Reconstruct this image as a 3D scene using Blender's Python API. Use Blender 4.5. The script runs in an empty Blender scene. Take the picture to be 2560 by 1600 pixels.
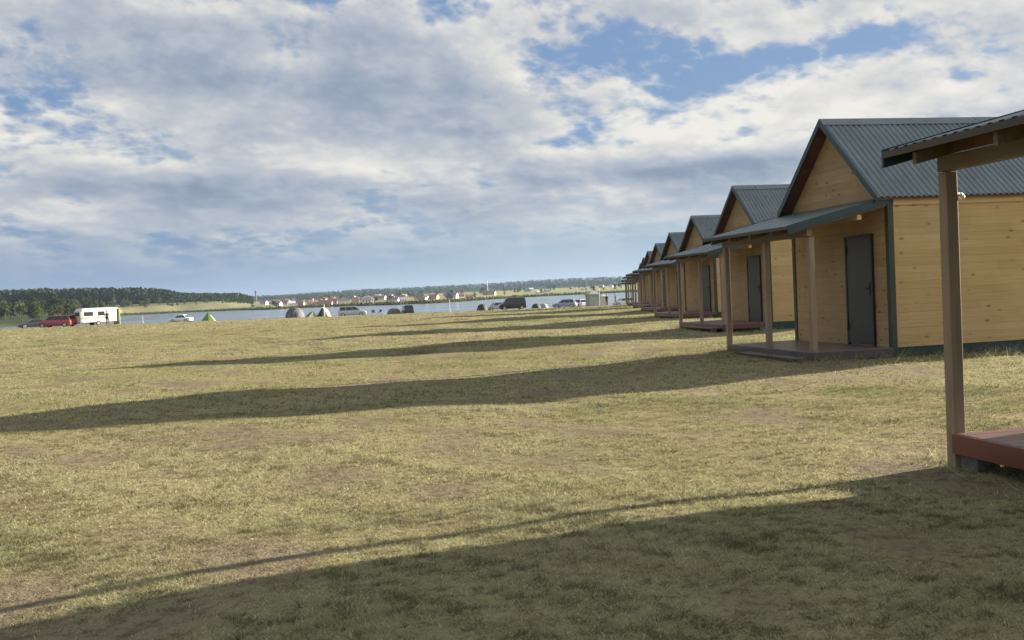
import bpy, bmesh, math, random
import numpy as np
from mathutils import Vector, Matrix
random.seed(7); RNG = np.random.default_rng(7)
R = math.radians
S = bpy.context.scene
COL = S.collection
EXPO = 2.05
CAMZ = 1.49
F, PITCH, ROLL = 2486.75, .0282, .0457          # focal length in pixels of a 2560 wide frame
SUN_AZ, SUN_EL = R(24.0), R(12.8)               # azimuth measured from +x towards +y

# ------------------------------------------------------------------ helpers
def ray(px, py):
    dx, dy = px-1280, py-800; c, s = math.cos(ROLL), math.sin(ROLL)
    X = c*dx-s*dy; Y = s*dx+c*dy
    d = (X/F, 1.0, -Y/F); cp, sp = math.cos(PITCH), math.sin(PITCH)
    return d[0], d[1]*cp+d[2]*sp, -d[1]*sp+d[2]*cp
def azel(px, py):
    d = ray(px, py); return math.atan2(d[0], d[1]), math.atan2(d[2], math.hypot(d[0], d[1]))
def sstep(a, b, x):
    t = np.clip((x-a)/(b-a), 0, 1); return t*t*(3-2*t)

def wob(x, y):
    return (.030*np.sin(x*.55+y*.23+1.1)+.025*np.sin(-x*.31+y*.47+.3)+.018*np.sin(x*1.13-y*.77)+.012*np.sin(x*1.9+y*1.6+2.))
SHORE_PX = [(-900,480),(-300,480),(0,520),(150,540),(255,600),(300,1040),(600,985),(655,860),(820,850),(1000,720),(1100,700),(1260,900),(1470,980),(1700,980),(2300,900),(3200,800)]
SH_AZ = np.array([azel(p, 760)[0] for p, _ in SHORE_PX]); SH_R = np.array([float(r) for _, r in SHORE_PX])
def shore(az): return np.interp(az, SH_AZ, SH_R)
LAKE = -4.0
def G(x, y):
    x = np.asarray(x, float); y = np.asarray(y, float)
    r = np.hypot(x, y); az = np.arctan2(x, y)
    t = x/np.maximum(y, 1.0)
    A = np.interp(np.clip(t, -.7, .5), [-.42, -.16, .09], [.0149, .0175, .0193])
    yc = 1.49/A+3
    g = -.97*A*np.logaddexp(0, (y-yc)/7.0)*7.0 + wob(x, y)*np.clip(1-r/400, .2, 1)
    bank = sstep(205, 245, r+6*np.sin(az*40)); g = g*(1-bank)+bank*(-9.0)
    front = np.where(y > 0, 1.0, 0.0)
    g = g*front + (1-front)*(np.where(r < 205, wob(x, y), -9.0*sstep(205, 260, r)))
    rs = shore(az)+14*np.sin(az*55)+6*np.sin(az*171)
    d = r-rs
    land = LAKE-1.2+2.2*sstep(-12, 12, d)+9.5*(1-np.exp(-np.maximum(d, 0)/750))
    land = land+6.0*sstep(5, 190, d)*sstep(-.405, -.37, az)*(1-sstep(-.29, -.25, az))
    hill = 22*sstep(2500, 3700, r)*(.75+.25*np.sin(az*9+1.0)+.08*np.sin(az*31))
    land = land+hill
    w = sstep(-30, -5, d)
    return np.where(r > 260, g*(1-w)+w*land, g)
def g1(x, y): return float(G(x, y))
def spot(px, Y, py=780):
    d = ray(px, py); x = d[0]/d[1]*Y
    return x, Y, g1(x, Y)

class MB:
    """collects shapes and links them as ONE mesh"""
    def __init__(s): s.v = []; s.f = []; s.m = []
    def add(s, vs, fs, mat=0):
        o = len(s.v); s.v += [tuple(p) for p in vs]; s.f += [tuple(i+o for i in q) for q in fs]; s.m += [mat]*len(fs); return s
    def box(s, x0, x1, y0, y1, z0, z1, mat=0):
        vs = [(x0,y0,z0),(x1,y0,z0),(x1,y1,z0),(x0,y1,z0),(x0,y0,z1),(x1,y0,z1),(x1,y1,z1),(x0,y1,z1)]
        return s.add(vs, [(0,3,2,1),(4,5,6,7),(0,1,5,4),(1,2,6,5),(2,3,7,6),(3,0,4,7)], mat)
    def hexa(s, b, t, mat=0):
        return s.add(list(b)+list(t), [(0,3,2,1),(4,5,6,7),(0,1,5,4),(1,2,6,5),(2,3,7,6),(3,0,4,7)], mat)
    def tube(s, p0, p1, r0, r1=None, n=8, mat=0, cap=True):
        r1 = r0 if r1 is None else r1
        p0, p1 = Vector(p0), Vector(p1); d = (p1-p0).normalized()
        a = d.orthogonal().normalized(); b = d.cross(a)
        vs = []
        for p, r in ((p0, r0), (p1, r1)):
            for k in range(n):
                t = 2*math.pi*k/n; vs.append(p+a*math.cos(t)*r+b*math.sin(t)*r)
        fs = [(k, (k+1) % n, n+(k+1) % n, n+k) for k in range(n)]
        if cap: fs += [tuple(range(n-1, -1, -1)), tuple(range(n, 2*n))]
        return s.add(vs, fs, mat)
    def prism(s, poly, x0, x1, mat=0, shrink=None):
        """poly of (y,z) extruded along x"""
        n = len(poly); vs = [(x0, a, b) for a, b in poly]+[(x1, a, b) for a, b in poly]
        fs = [(k, (k+1) % n, n+(k+1) % n, n+k) for k in range(n)]+[tuple(range(n-1, -1, -1)), tuple(range(n, 2*n))]
        return s.add(vs, fs, mat)
    def build(s, name, mats, parent=None, smooth=False, bevel=0):
        me = bpy.data.meshes.new(name); me.from_pydata(s.v, [], s.f)
        for m in (mats if isinstance(mats, (list, tuple)) else [mats]): me.materials.append(m)
        if s.m: me.polygons.foreach_set('material_index', s.m)
        bm = bmesh.new(); bm.from_mesh(me); bmesh.ops.recalc_face_normals(bm, faces=bm.faces); bm.to_mesh(me); bm.free()
        if smooth: me.polygons.foreach_set('use_smooth', [True]*len(me.polygons))
        o = bpy.data.objects.new(name, me); COL.objects.link(o); o.parent = parent
        if bevel:
            b = o.modifiers.new('Bevel', 'BEVEL'); b.width = bevel; b.segments = 2; b.limit_method = 'ANGLE'
        return o
def tag(o, label=None, cat=None, group=None, kind=None):
    if label: o['label'] = label
    if cat: o['category'] = cat
    if group: o['group'] = group
    if kind: o['kind'] = kind
    return o
def empty(name, loc, rz=0, scale=1):
    o = bpy.data.objects.new(name, None); COL.objects.link(o); o.location = loc; o.rotation_euler = (0, 0, rz)
    o.scale = (scale,)*3; o.empty_display_size = .2; return o
def copy_tree(o, parent=None):
    c = o.copy(); COL.objects.link(c)
    c.parent = parent
    for ch in list(o.children): copy_tree(ch, c)
    return c

# ------------------------------------------------------------------ node helpers
class NT:
    def __init__(s, nt): s.nt = nt; s.N = nt.nodes; s.L = nt.links
    def n(s, t, **kw):
        o = s.N.new(t)
        for k, v in kw.items(): setattr(o, k, v)
        return o
    def put(s, sock, v):
        if v is None: return
        if hasattr(v, 'is_output'): s.L.new(v, sock)
        else:
            try: sock.default_value = v
            except Exception: sock.default_value = tuple(v)+(1,)
    def m(s, op, a, b=None, c=None, clamp=False):
        o = s.n('ShaderNodeMath', operation=op, use_clamp=clamp)
        for i, v in enumerate((a, b, c)): s.put(o.inputs[i], v)
        return o.outputs[0]
    def vm(s, op, a, b=None, scale=None):
        o = s.n('ShaderNodeVectorMath', operation=op)
        s.put(o.inputs[0], a); s.put(o.inputs[1], b)
        if scale is not None: s.put(o.inputs['Scale'], scale)
        return o.outputs[0]
    def noise(s, vec, scale, detail=4, rough=.55, dist=0, lac=2.0):
        o = s.n('ShaderNodeTexNoise'); s.put(o.inputs['Vector'], vec)
        o.inputs['Scale'].default_value = scale; o.inputs['Detail'].default_value = detail; o.inputs['Roughness'].default_value = rough
        o.inputs['Distortion'].default_value = dist; o.inputs['Lacunarity'].default_value = lac
        return o.outputs[0]
    def mr(s, v, a, b, c=0, d=1, smooth=True):
        o = s.n('ShaderNodeMapRange', interpolation_type='SMOOTHSTEP' if smooth else 'LINEAR', clamp=True) if smooth else s.n('ShaderNodeMapRange', clamp=True)
        s.put(o.inputs[0], v)
        for i, q in enumerate((a, b, c, d)): s.put(o.inputs[i+1], q)
        return o.outputs[0]
    def mix(s, f, a, b, blend='MIX'):
        o = s.n('ShaderNodeMix', data_type='RGBA', blend_type=blend); o.clamp_factor = True
        s.put(o.inputs[0], f); s.put(o.inputs[6], a); s.put(o.inputs[7], b); return o.outputs[2]
    def xyz(s, v):
        o = s.n('ShaderNodeSeparateXYZ'); s.put(o.inputs[0], v); return o.outputs
    def comb(s, x, y, z):
        o = s.n('ShaderNodeCombineXYZ')
        for i, q in enumerate((x, y, z)): s.put(o.inputs[i], q)
        return o.outputs[0]
    def scalev(s, v, t):
        o = s.n('ShaderNodeMapping'); s.put(o.inputs[0], v); o.inputs['Scale'].default_value = t; return o.outputs[0]
def new_mat(name):
    m = bpy.data.materials.new(name); m.use_nodes = True; nt = NT(m.node_tree)
    bsdf = nt.N['Principled BSDF']; return m, nt, bsdf
def bumpit(t, b, h, strength=.3, dist=.01):
    n = t.n('ShaderNodeBump'); t.put(n.inputs['Height'], h); n.inputs['Strength'].default_value = strength; n.inputs['Distance'].default_value = dist
    t.L.new(n.outputs[0], b.inputs['Normal'])
def C4(c): return tuple(c)+(1,)
def simple(name, col, rough=.6, var=.18, scale=6, metal=0, bump=.0, spec=.5, coat=0):
    m, t, b = new_mat(name); co = t.n('ShaderNodeTexCoord').outputs['Object']
    n = t.noise(co, scale, 5, .6)
    f = t.mr(n, .25, .75, 0, 1)
    t.put(b.inputs['Base Color'], t.mix(f, C4([c*(1-var) for c in col]), C4([min(1, c*(1+var)) for c in col])))
    b.inputs['Roughness'].default_value = rough; b.inputs['Metallic'].default_value = metal
    b.inputs['Specular IOR Level'].default_value = spec
    if coat: b.inputs['Coat Weight'].default_value = coat
    if bump: bumpit(t, b, n, bump, .01)
    return m
def wood(name, col, dark, board=.0, along='xy', rough=.6, knots=True):
    """sawn boards; lines of growth run along the horizontal (boards) or along z (posts)"""
    m, t, b = new_mat(name); co = t.n('ShaderNodeTexCoord').outputs['Object']
    x, y, z = t.xyz(co)
    if along == 'xy': gv = t.scalev(co, (1.2, 1.2, 26))
    elif along == 'z': gv = t.scalev(co, (26, 26, 1.2))
    elif along == 'y': gv = t.scalev(co, (26, 1.2, 26))
    else: gv = t.scalev(co, (1.2, 26, 26))
    grain = t.noise(gv, 1.0, 6, .65, .6)
    blot = t.noise(co, 1.3, 3, .5)
    f = t.m('ADD', t.m('MULTIPLY', t.mr(grain, .3, .7, 0, 1), .55), t.m('MULTIPLY', t.mr(blot, .3, .7, 0, 1), .35))
    h = t.m('MULTIPLY', grain, .15)
    if board:
        a = z if along == 'xy' else (x if along == 'y' else y)
        sc = t.m('DIVIDE', a, board); bi = t.m('FLOOR', sc); fr = t.m('FRACT', sc)
        seg = t.m('FLOOR', t.m('ADD', t.m('DIVIDE', t.m('ADD', x, y), 2.3), t.m('MULTIPLY', bi, .37)))
        wn = t.n('ShaderNodeTexWhiteNoise', noise_dimensions='2D'); t.put(wn.inputs['Vector'], t.comb(bi, seg, 0))
        f = t.m('ADD', t.m('MULTIPLY', f, .8), t.m('MULTIPLY', wn.outputs['Value'], .42))
        edge = t.m('MINIMUM', fr, t.m('SUBTRACT', 1, fr)); groove = t.mr(edge, .0, .07, 0, 1)
        h = t.m('ADD', h, t.m('MULTIPLY', groove, 1.0))
    colr = t.mix(f, C4(dark), C4(col))
    if board: colr = t.mix(t.mr(edge, .0, .035, .32, 0), colr, C4([c*.5 for c in dark]))
    if knots:
        kv = t.scalev(co, (3.6, 3.6, 7.5) if along == 'xy' else (7, 7, 2.5))
        vo = t.n('ShaderNodeTexVoronoi'); t.put(vo.inputs['Vector'], kv); vo.inputs['Scale'].default_value = 1.0
        kx = t.mr(vo.outputs['Distance'], .06, .26, 1, 0)
        pick = t.m('GREATER_THAN', t.xyz(vo.outputs['Color'])[0], .42)
        colr = t.mix(t.m('MULTIPLY', t.m('MULTIPLY', kx, pick), .72), colr, C4([dark[0]*.42, dark[1]*.33, dark[2]*.3]))
    t.put(b.inputs['Base Color'], colr); b.inputs['Roughness'].default_value = rough
    b.inputs['Specular IOR Level'].default_value = .3 if rough > .35 else .6
    bumpit(t, b, h, .5 if rough > .35 else .2, .006)
    return m

M = {}
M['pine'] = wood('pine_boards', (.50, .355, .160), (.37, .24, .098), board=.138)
M['pine_front_shaded'] = wood('shade_darkened_pine_front', (.44, .30, .15), (.31, .195, .09), board=.138)  # same pine, with the shade of front and gable put into its colour
M['post'] = wood('weathered_post', (.33, .25, .165), (.20, .145, .095), along='z', knots=False)
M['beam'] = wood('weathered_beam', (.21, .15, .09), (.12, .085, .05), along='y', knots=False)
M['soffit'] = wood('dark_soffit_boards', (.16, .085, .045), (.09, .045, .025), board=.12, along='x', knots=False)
M['pale_wood'] = wood('pale_trim_wood', (.60, .44, .22), (.42, .28, .12), along='x', knots=False)
M['deck_red'] = wood('red_brown_deck_paint', (.150, .034, .027), (.10, .024, .02), along='y', rough=.30, knots=False)
M['deck_dark'] = wood('plum_grey_deck_paint', (.085, .06, .062), (.055, .038, .040), along='y', rough=.30, knots=False)
M['deck_wine'] = wood('wine_deck_paint', (.13, .042, .044), (.085, .027, .03), along='y', rough=.30, knots=False)
M['deck_red_top'] = wood('worn_red_brown_boards', (.25, .15, .125), (.17, .09, .075), board=.12, along='x', rough=.30, knots=False)
M['deck_dark_top'] = wood('worn_plum_grey_boards', (.17, .125, .12), (.11, .08, .078), board=.12, along='x', rough=.30, knots=False)
M['deck_wine_top'] = wood('worn_wine_boards', (.22, .11, .105), (.15, .07, .068), board=.12, along='x', rough=.30, knots=False)
M['trim'] = simple('olive_green_trim', (.030, .037, .021), .55, .2, 5)
M['brown_trim'] = simple('olive_brown_trim', (.06, .05, .032), .6, .2, 5)
M['skirt'] = simple('dark_green_metal_skirt', (.014, .036, .032), .45, .25, 4)
M['fascia'] = simple('teal_green_fascia', (.014, .038, .038), .4, .2, 4)
M['door'] = simple('graphite_door', (.030, .031, .035), .42, .12, 3)
M['black'] = simple('black_metal', (.012, .012, .013), .4, .2, 5)
M['block'] = simple('concrete_block', (.15, .145, .135), .9, .25, 12, bump=.3)
M['white_plastic'] = simple('white_plastic', (.75, .74, .70), .45, .08, 8)
def roofmat(name, col):
    m, t, b = new_mat(name); co = t.n('ShaderNodeTexCoord').outputs['Object']
    n = t.noise(co, .9, 5, .6); n2 = t.noise(t.scalev(co, (6, .7, .7)), 2, 4, .6)
    f = t.m('ADD', t.m('MULTIPLY', t.mr(n, .3, .7), .6), t.m('MULTIPLY', t.mr(n2, .3, .7), .4))
    t.put(b.inputs['Base Color'], t.mix(f, C4([c*.82 for c in col]), C4([c*1.2 for c in col])))
    t.put(b.inputs['Roughness'], t.mr(n2, .3, .7, .26, .38)); b.inputs['Metallic'].default_value = .15
    b.inputs['Specular IOR Level'].default_value = .5
    return m
M['roof'] = roofmat('grey_green_roof_sheet', (.112, .138, .142))

# ------------------------------------------------------------------ camera, render, sun
cam = bpy.data.cameras.new('camera'); co = bpy.data.objects.new('camera', cam); COL.objects.link(co)
cam.sensor_width = 36; cam.lens = F/2560*36; cam.clip_start = .05; cam.clip_end = 30000
co.matrix_world = Matrix.Translation((0, 0, CAMZ)) @ Matrix.Rotation(math.pi/2-PITCH, 4, 'X') @ Matrix.Rotation(-ROLL, 4, 'Z')
S.camera = co
S.view_settings.view_transform = 'Standard'; S.view_settings.look = 'None'; S.view_settings.gamma = 1; S.view_settings.use_curve_mapping = False
S.view_settings.exposure = EXPO
S.cycles.max_bounces = 6; S.cycles.volume_bounces = 1; S.cycles.transparent_max_bounces = 8
S.cycles.use_denoising = True
sun = bpy.data.lights.new('sun', 'SUN'); so = bpy.data.objects.new('sun', sun); COL.objects.link(so)
sun.energy = 4.4; sun.angle = R(.6); sun.color = (1, .89, .73)
sd = Vector((math.cos(SUN_AZ)*math.cos(SUN_EL), math.sin(SUN_AZ)*math.cos(SUN_EL), math.sin(SUN_EL)))
so.rotation_euler = sd.to_track_quat('Z', 'Y').to_euler()

# ------------------------------------------------------------------ sky with clouds
W = bpy.data.worlds.new('World'); S.world = W; W.use_nodes = True
def build_sky():
    t = NT(W.node_tree); t.N.clear()
    out = t.n('ShaderNodeOutputWorld'); bg = t.n('ShaderNodeBackground')
    t.L.new(bg.outputs[0], out.inputs[0])
    sky = t.n('ShaderNodeTexSky', sky_type='NISHITA'); sky.sun_disc = False
    sky.sun_elevation = SUN_EL; sky.sun_rotation = math.pi/2-SUN_AZ; sky.air_density = 1.0; sky.dust_density = .6; sky.ozone_density = 2.0
    d = t.vm('NORMALIZE', t.n('ShaderNodeTexCoord').outputs['Generated'])
    x, y, z = t.xyz(d)
    az = t.m('ARCTAN2', x, y); el = t.m('ARCSINE', z)
    zz = t.m('ADD', t.m('MAXIMUM', z, .0), .17)
    P = t.comb(t.m('DIVIDE', x, zz), t.m('DIVIDE', y, zz), 0)
    warp = t.noise(P, 1.3, 3, .5)
    wx = t.m('SUBTRACT', warp, .5)
    Pw = t.vm('ADD', P, t.comb(t.m('MULTIPLY', wx, .34), t.m('MULTIPLY', wx, -.25), 0))
    # streaks run from upper left to lower right seen from the field
    rot = t.n('ShaderNodeMapping'); t.put(rot.inputs[0], Pw); rot.inputs['Rotation'].default_value = (0, 0, R(-24)); rot.inputs['Scale'].default_value = (.95, 1.0, 1)
    Q = rot.outputs[0]
    big = t.noise(Q, 1.5, 3, .5)
    lz = t.m('MULTIPLY', t.m('LOGARITHM', zz, math.e), -2.5)
    ax = t.m('MULTIPLY', az, 3.6)
    Qf = t.vm('ADD', t.comb(t.m('ADD', t.m('MULTIPLY', ax, .92), t.m('MULTIPLY', lz, -.25)), t.m('ADD', t.m('MULTIPLY', lz, .92), t.m('MULTIPLY', ax, .10)), 0), (0, 0, 3.7))
    def puffs(v):
        n1 = t.noise(v, 3.3, 7, .54); n2 = t.noise(v, 8.5, 5, .52)
        bil = t.m('SUBTRACT', 1.0, t.m('MULTIPLY', t.m('ABSOLUTE', t.m('SUBTRACT', n2, .5)), 3.2))
        return t.m('ADD', t.m('MULTIPLY', n1, .80), t.m('MULTIPLY', bil, .145))
    fine = puffs(Qf)
    dens = t.m('ADD', t.m('MULTIPLY', t.m('SUBTRACT', big, .5), .55), t.m('ADD', .5, t.m('MULTIPLY', t.m('SUBTRACT', fine, .5), 1.25)))
    # relief: the same cloud sampled a little nearer the sun
    Q2 = t.vm('ADD', Qf, (.045, -.055, 0))
    fine2 = puffs(Q2)
    relief = t.m('MULTIPLY', t.m('SUBTRACT', fine, fine2), 1.6)
    def blobs(tab):
        acc = None
        for px, py, sx, sy, w in tab:
            a, e = azel(px, py); sa, se = sx/F, sy/F
            q = t.m('ADD', t.m('POWER', t.m('ABSOLUTE', t.m('DIVIDE', t.m('SUBTRACT', az, a), sa)), 2), t.m('POWER', t.m('ABSOLUTE', t.m('DIVIDE', t.m('SUBTRACT', el, e), se)), 2))
            g = t.m('MULTIPLY', t.m('EXPONENT', t.m('MULTIPLY', q, -1)), w)
            acc = g if acc is None else t.m('ADD', acc, g)
        return acc
    cov = blobs([(60, 250, 190, 55, -.20), (250, 300, 120, 40, -.07), (1130, 45, 110, 60, -.17), (1480, 120, 190, 70, -.19), (1760, 175, 140, 55, -.17), (2260, 90, 90, 45, -.13), (1250, 60, 240, 60, -.06),
                 (560, 120, 560, 170, .16), (1230, 110, 110, 90, .12), (850, 330, 420, 120, .12), (1900, 330, 500, 110, .14), (2100, 30, 350, 60, .08), (1500, 480, 300, 70, .16), (300, 480, 400, 70, .16), (1900, 480, 700, 60, .12)])
    dark = blobs([(430, 70, 420, 60, .30), (300, 175, 360, 40, .34), (760, 215, 420, 40, .38), (1050, 270, 300, 40, .30), (330, 470, 420, 30, .36), (900, 500, 500, 50, .22), (1750, 425, 260, 28, .32), (1280, 330, 160, 28, .16), (1900, 395, 260, 22, .2), (850, 90, 140, 50, .2),
                  (1230, 100, 90, 70, -.26), (1300, 200, 150, 40, -.18), (480, 265, 220, 24, -.12), (760, 400, 190, 40, -.24), (1010, 420, 190, 50, -.16), (1500, 480, 170, 34, -.34), (1800, 320, 420, 50, -.17), (2250, 260, 300, 50, -.26), (2080, 60, 380, 50, -.14), (60, 350, 130, 18, -.36), (230, 395, 130, 12, -.26), (460, 20, 160, 30, -.18), (1900, 200, 300, 60, -.10), (1750, 300, 420, 90, -.14)])
    k = t.m('ADD', dens, cov)
    alpha = t.mr(k, .345, .565)
    thick = t.mr(k, .50, .80)
    sh = t.m('ADD', t.m('ADD', t.m('MULTIPLY', relief, -1.0), t.m('MULTIPLY', thick, .30)), t.m('ADD', t.m('MULTIPLY', dark, .92), .28))
    sh = t.m('ADD', sh, t.m('MULTIPLY', t.m('SUBTRACT', big, .5), .55))
    cr = t.n('ShaderNodeValToRGB'); t.put(cr.inputs[0], sh); e = cr.color_ramp
    e.elements[0].position = 0; e.elements[0].color = (.86, .84, .78, 1)
    e.elements[1].position = 1; e.elements[1].color = (.26, .325, .44, 1)
    for p, c in ((.22, (.70, .70, .69, 1)), (.46, (.50, .54, .60, 1)), (.74, (.36, .42, .52, 1))):
        q = e.elements.new(p); q.color = c
    k0 = 1/2**EXPO
    cloud = t.vm('SCALE', cr.outputs[0], scale=k0)
    blue = t.mix(.72, t.vm('SCALE', sky.outputs[0], scale=.030), (.21*k0, .335*k0, .58*k0, 1))
    col = t.mix(alpha, blue, cloud)
    # low grey-blue veil of rain cloud above the horizon, paler to the right
    side = t.mr(az, -.42, .12)
    side = t.m('ADD', side, t.m('MULTIPLY', t.m('SUBTRACT', t.noise(t.scalev(t.comb(az, el, 0), (3, 16, 1)), 1.2, 4, .5), .5), 1.1))
    low = t.mix(side, (.235*k0, .345*k0, .52*k0, 1), (.39*k0, .51*k0, .62*k0, 1))
    lowb = t.mix(t.mr(el, .0, .05, 1, 0), low, t.vm('SCALE', t.vm('ADD', low, (.05*k0, .05*k0, .05*k0)), scale=1.1))
    veil = t.mr(t.m('ADD', el, t.m('MULTIPLY', t.m('SUBTRACT', fine, .5), .07)), .025, .105, .95, 0)
    col = t.mix(veil, col, lowb)
    # unseen sky scaled for fill light: brighter behind the viewer, dimmer overhead and left
    over = t.m('ADD', t.m('MULTIPLY', t.mr(el, .42, .8), -.25), t.m('MULTIPLY', t.mr(y, .35, -.35), 1.35))
    col = t.vm('SCALE', col, scale=t.m('SUBTRACT', t.m('ADD', 1.0, t.m('MULTIPLY', over, .34)), t.mr(x, -.46, -.85, 0, .42)))
    t.L.new(col, bg.inputs[0]); bg.inputs[1].default_value = 1.0
build_sky()

# ------------------------------------------------------------------ ground
def snoise(x, y, seed):
    rg = np.random.default_rng(seed); s = np.zeros_like(x)
    for k in range(9):
        th = rg.uniform(0, 6.28); f = rg.uniform(.25, 2.2); s += np.sin((x*math.cos(th)+y*math.sin(th))*f+rg.uniform(0, 6.28))
    return s/3
def ground_colours(x, y):
    r = np.hypot(x, y); az = np.arctan2(x, y); rs = shore(az)
    d = r-rs
    lawn = np.array([.285, .245, .135]); meadow = np.array([.31, .285, .155]); wet = np.array([.09, .10, .045]); wood_ = np.array([.035, .055, .040])
    c = np.ones((len(x), 3))*lawn
    q = .5*snoise(x, y, 1)+snoise(x*2.7, y*2.7, 2)
    soil = (np.clip(-.35-q, 0, .9)/.9*(r < 70))[:, None]; c = c*(1-soil)+np.array([.205, .165, .110])*soil
    fm = sstep(260, 300, r)[:, None]; c = c*(1-fm)+wet*fm
    m1 = (sstep(8, 40, d)*fm[:, 0])[:, None]; c = c*(1-m1)+meadow*m1
    m2 = (sstep(2450, 2650, r))[:, None]; c = c*(1-m2)+wood_*m2
    head = (fm[:, 0]*(1-sstep(-.41, -.37, az)))[:, None]
    c = c*(1-head)+np.array([.06, .075, .035])*head
    return c
def build_ground():
    a1 = np.linspace(-.66, .66, 560); a2 = np.linspace(.66, 2*math.pi-.66, 120)[1:-1]
    A = np.concatenate([a1, a2]); nA = len(A)
    rr = [0.6]
    while rr[-1] < 4700:
        r = rr[-1]
        if r < 40: st = max(.18, r*.045)
        elif r < 180: st = r*.022
        elif r < 480: st = 7+ r*.01
        elif r < 1150: st = 9
        else: st = r*.035
        rr.append(r+st)
    rr = np.array(rr); nR = len(rr)
    AA, RR = np.meshgrid(A, rr)
    X = (np.sin(AA)*RR).ravel(); Y = (np.cos(AA)*RR).ravel(); Z = G(X, Y)
    V = np.vstack([np.column_stack([X, Y, Z]), [[0, 0, g1(0, .01)]]])
    i = np.arange(nR-1)[:, None]*nA; j = np.arange(nA)[None, :]; j2 = (j+1) % nA
    q = np.stack([i+j, i+j2, i+nA+j2, i+nA+j], -1).reshape(-1, 4)
    c = len(V)-1
    tri = [(c, (k+1) % nA, k) for k in range(nA)]
    faces = [tuple(f[::-1]) for f in q.tolist()]+[t[::-1] for t in tri]
    faces = q[:, ::-1].tolist()+[list(t) for t in tri]
    me = bpy.data.meshes.new('ground'); me.from_pydata(V.tolist(), [], faces)
    bm = bmesh.new(); bm.from_mesh(me); bmesh.ops.recalc_face_normals(bm, faces=bm.faces)
    if sum(f.normal.z for f in list(bm.faces)[:50]) < 0: bmesh.ops.reverse_faces(bm, faces=bm.faces)
    bm.to_mesh(me); bm.free()
    me.polygons.foreach_set('use_smooth', [True]*len(me.polygons))
    ca = me.color_attributes.new('tint', 'FLOAT_COLOR', 'POINT')
    cc = ground_colours(V[:, 0], V[:, 1]); buf = np.ones((len(V), 4), np.float32); buf[:, :3] = cc; ca.data.foreach_set('color', buf.ravel())
    m, t, b = new_mat('dry_field_turf')
    at = t.n('ShaderNodeVertexColor', layer_name='tint').outputs[0]
    p = t.n('ShaderNodeNewGeometry').outputs['Position']
    n1 = t.noise(p, .16, 4, .55, .4); n2 = t.noise(p, 1.1, 5, .6); n3 = t.noise(p, 9, 5, .65); n4 = t.noise(p, 45, 3, .7)
    nl = t.noise(p, .012, 5, .55)
    col = t.mix(t.mr(n1, .38, .66, 0, .55), at, t.mix(1, at, (.72, .92, .62, 1), 'MULTIPLY'))
    col = t.mix(t.mr(n2, .50, .72, 0, .60), col, t.mix(1, at, (.62, .50, .46, 1), 'MULTIPLY'))
    col = t.mix(t.mr(n3, .47, .63, 0, .80), col, t.mix(1, at, (.42, .38, .35, 1), 'MULTIPLY'))
    col = t.mix(t.mr(n4, .4, .7, 0, .5), col, t.mix(1, at, (1.25, 1.2, 1.1, 1), 'MULTIPLY'))
    col = t.mix(t.mr(nl, .35, .7, 0, .5), col, t.mix(1, col, (.70, .85, .62, 1), 'MULTIPLY'))
    t.put(b.inputs['Base Color'], col); b.inputs['Roughness'].default_value = .95; b.inputs['Specular IOR Level'].default_value = .1
    h = t.m('ADD', t.m('MULTIPLY', n3, .8), t.m('MULTIPLY', n4, .35)); bumpit(t, b, h, .9, .05)
    me.materials.append(m)
    o = bpy.data.objects.new('ground', me); COL.objects.link(o); tag(o, kind='structure')
build_ground()

# ------------------------------------------------------------------ lake
def build_lake():
    me = bpy.data.meshes.new('lake')
    A = np.linspace(-1.0, .9, 60); V = []; Fc = []
    for a in A:
        for r in (225, 420, 800, 1250):
            V.append((math.sin(a)*r, math.cos(a)*r, LAKE))
    for i in range(len(A)-1):
        for k in range(3):
            q = i*4+k; Fc.append((q, q+1, q+5, q+4))
    me.from_pydata(V, [], Fc)
    bm = bmesh.new(); bm.from_mesh(me)
    for f in bm.faces:
        if f.normal.z < 0: f.normal_flip()
    bm.to_mesh(me); bm.free()
    m, t, b = new_mat('lake_water'); p = t.n('ShaderNodeNewGeometry').outputs['Position']
    n = t.noise(t.scalev(p, (.35, 1.1, 1)), .5, 4, .6); n2 = t.noise(t.scalev(p, (.006, .03, 1)), 1.0, 3, .5)
    b.inputs['Base Color'].default_value = (.12, .16, .19, 1)
    t.put(b.inputs['Roughness'], t.mr(n2, .35, .65, .10, .24)); b.inputs['IOR'].default_value = 1.333
    bumpit(t, b, n, .12, .35); me.materials.append(m)
    o = bpy.data.objects.new('lake', me); COL.objects.link(o); tag(o, kind='structure')
build_lake()

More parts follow.
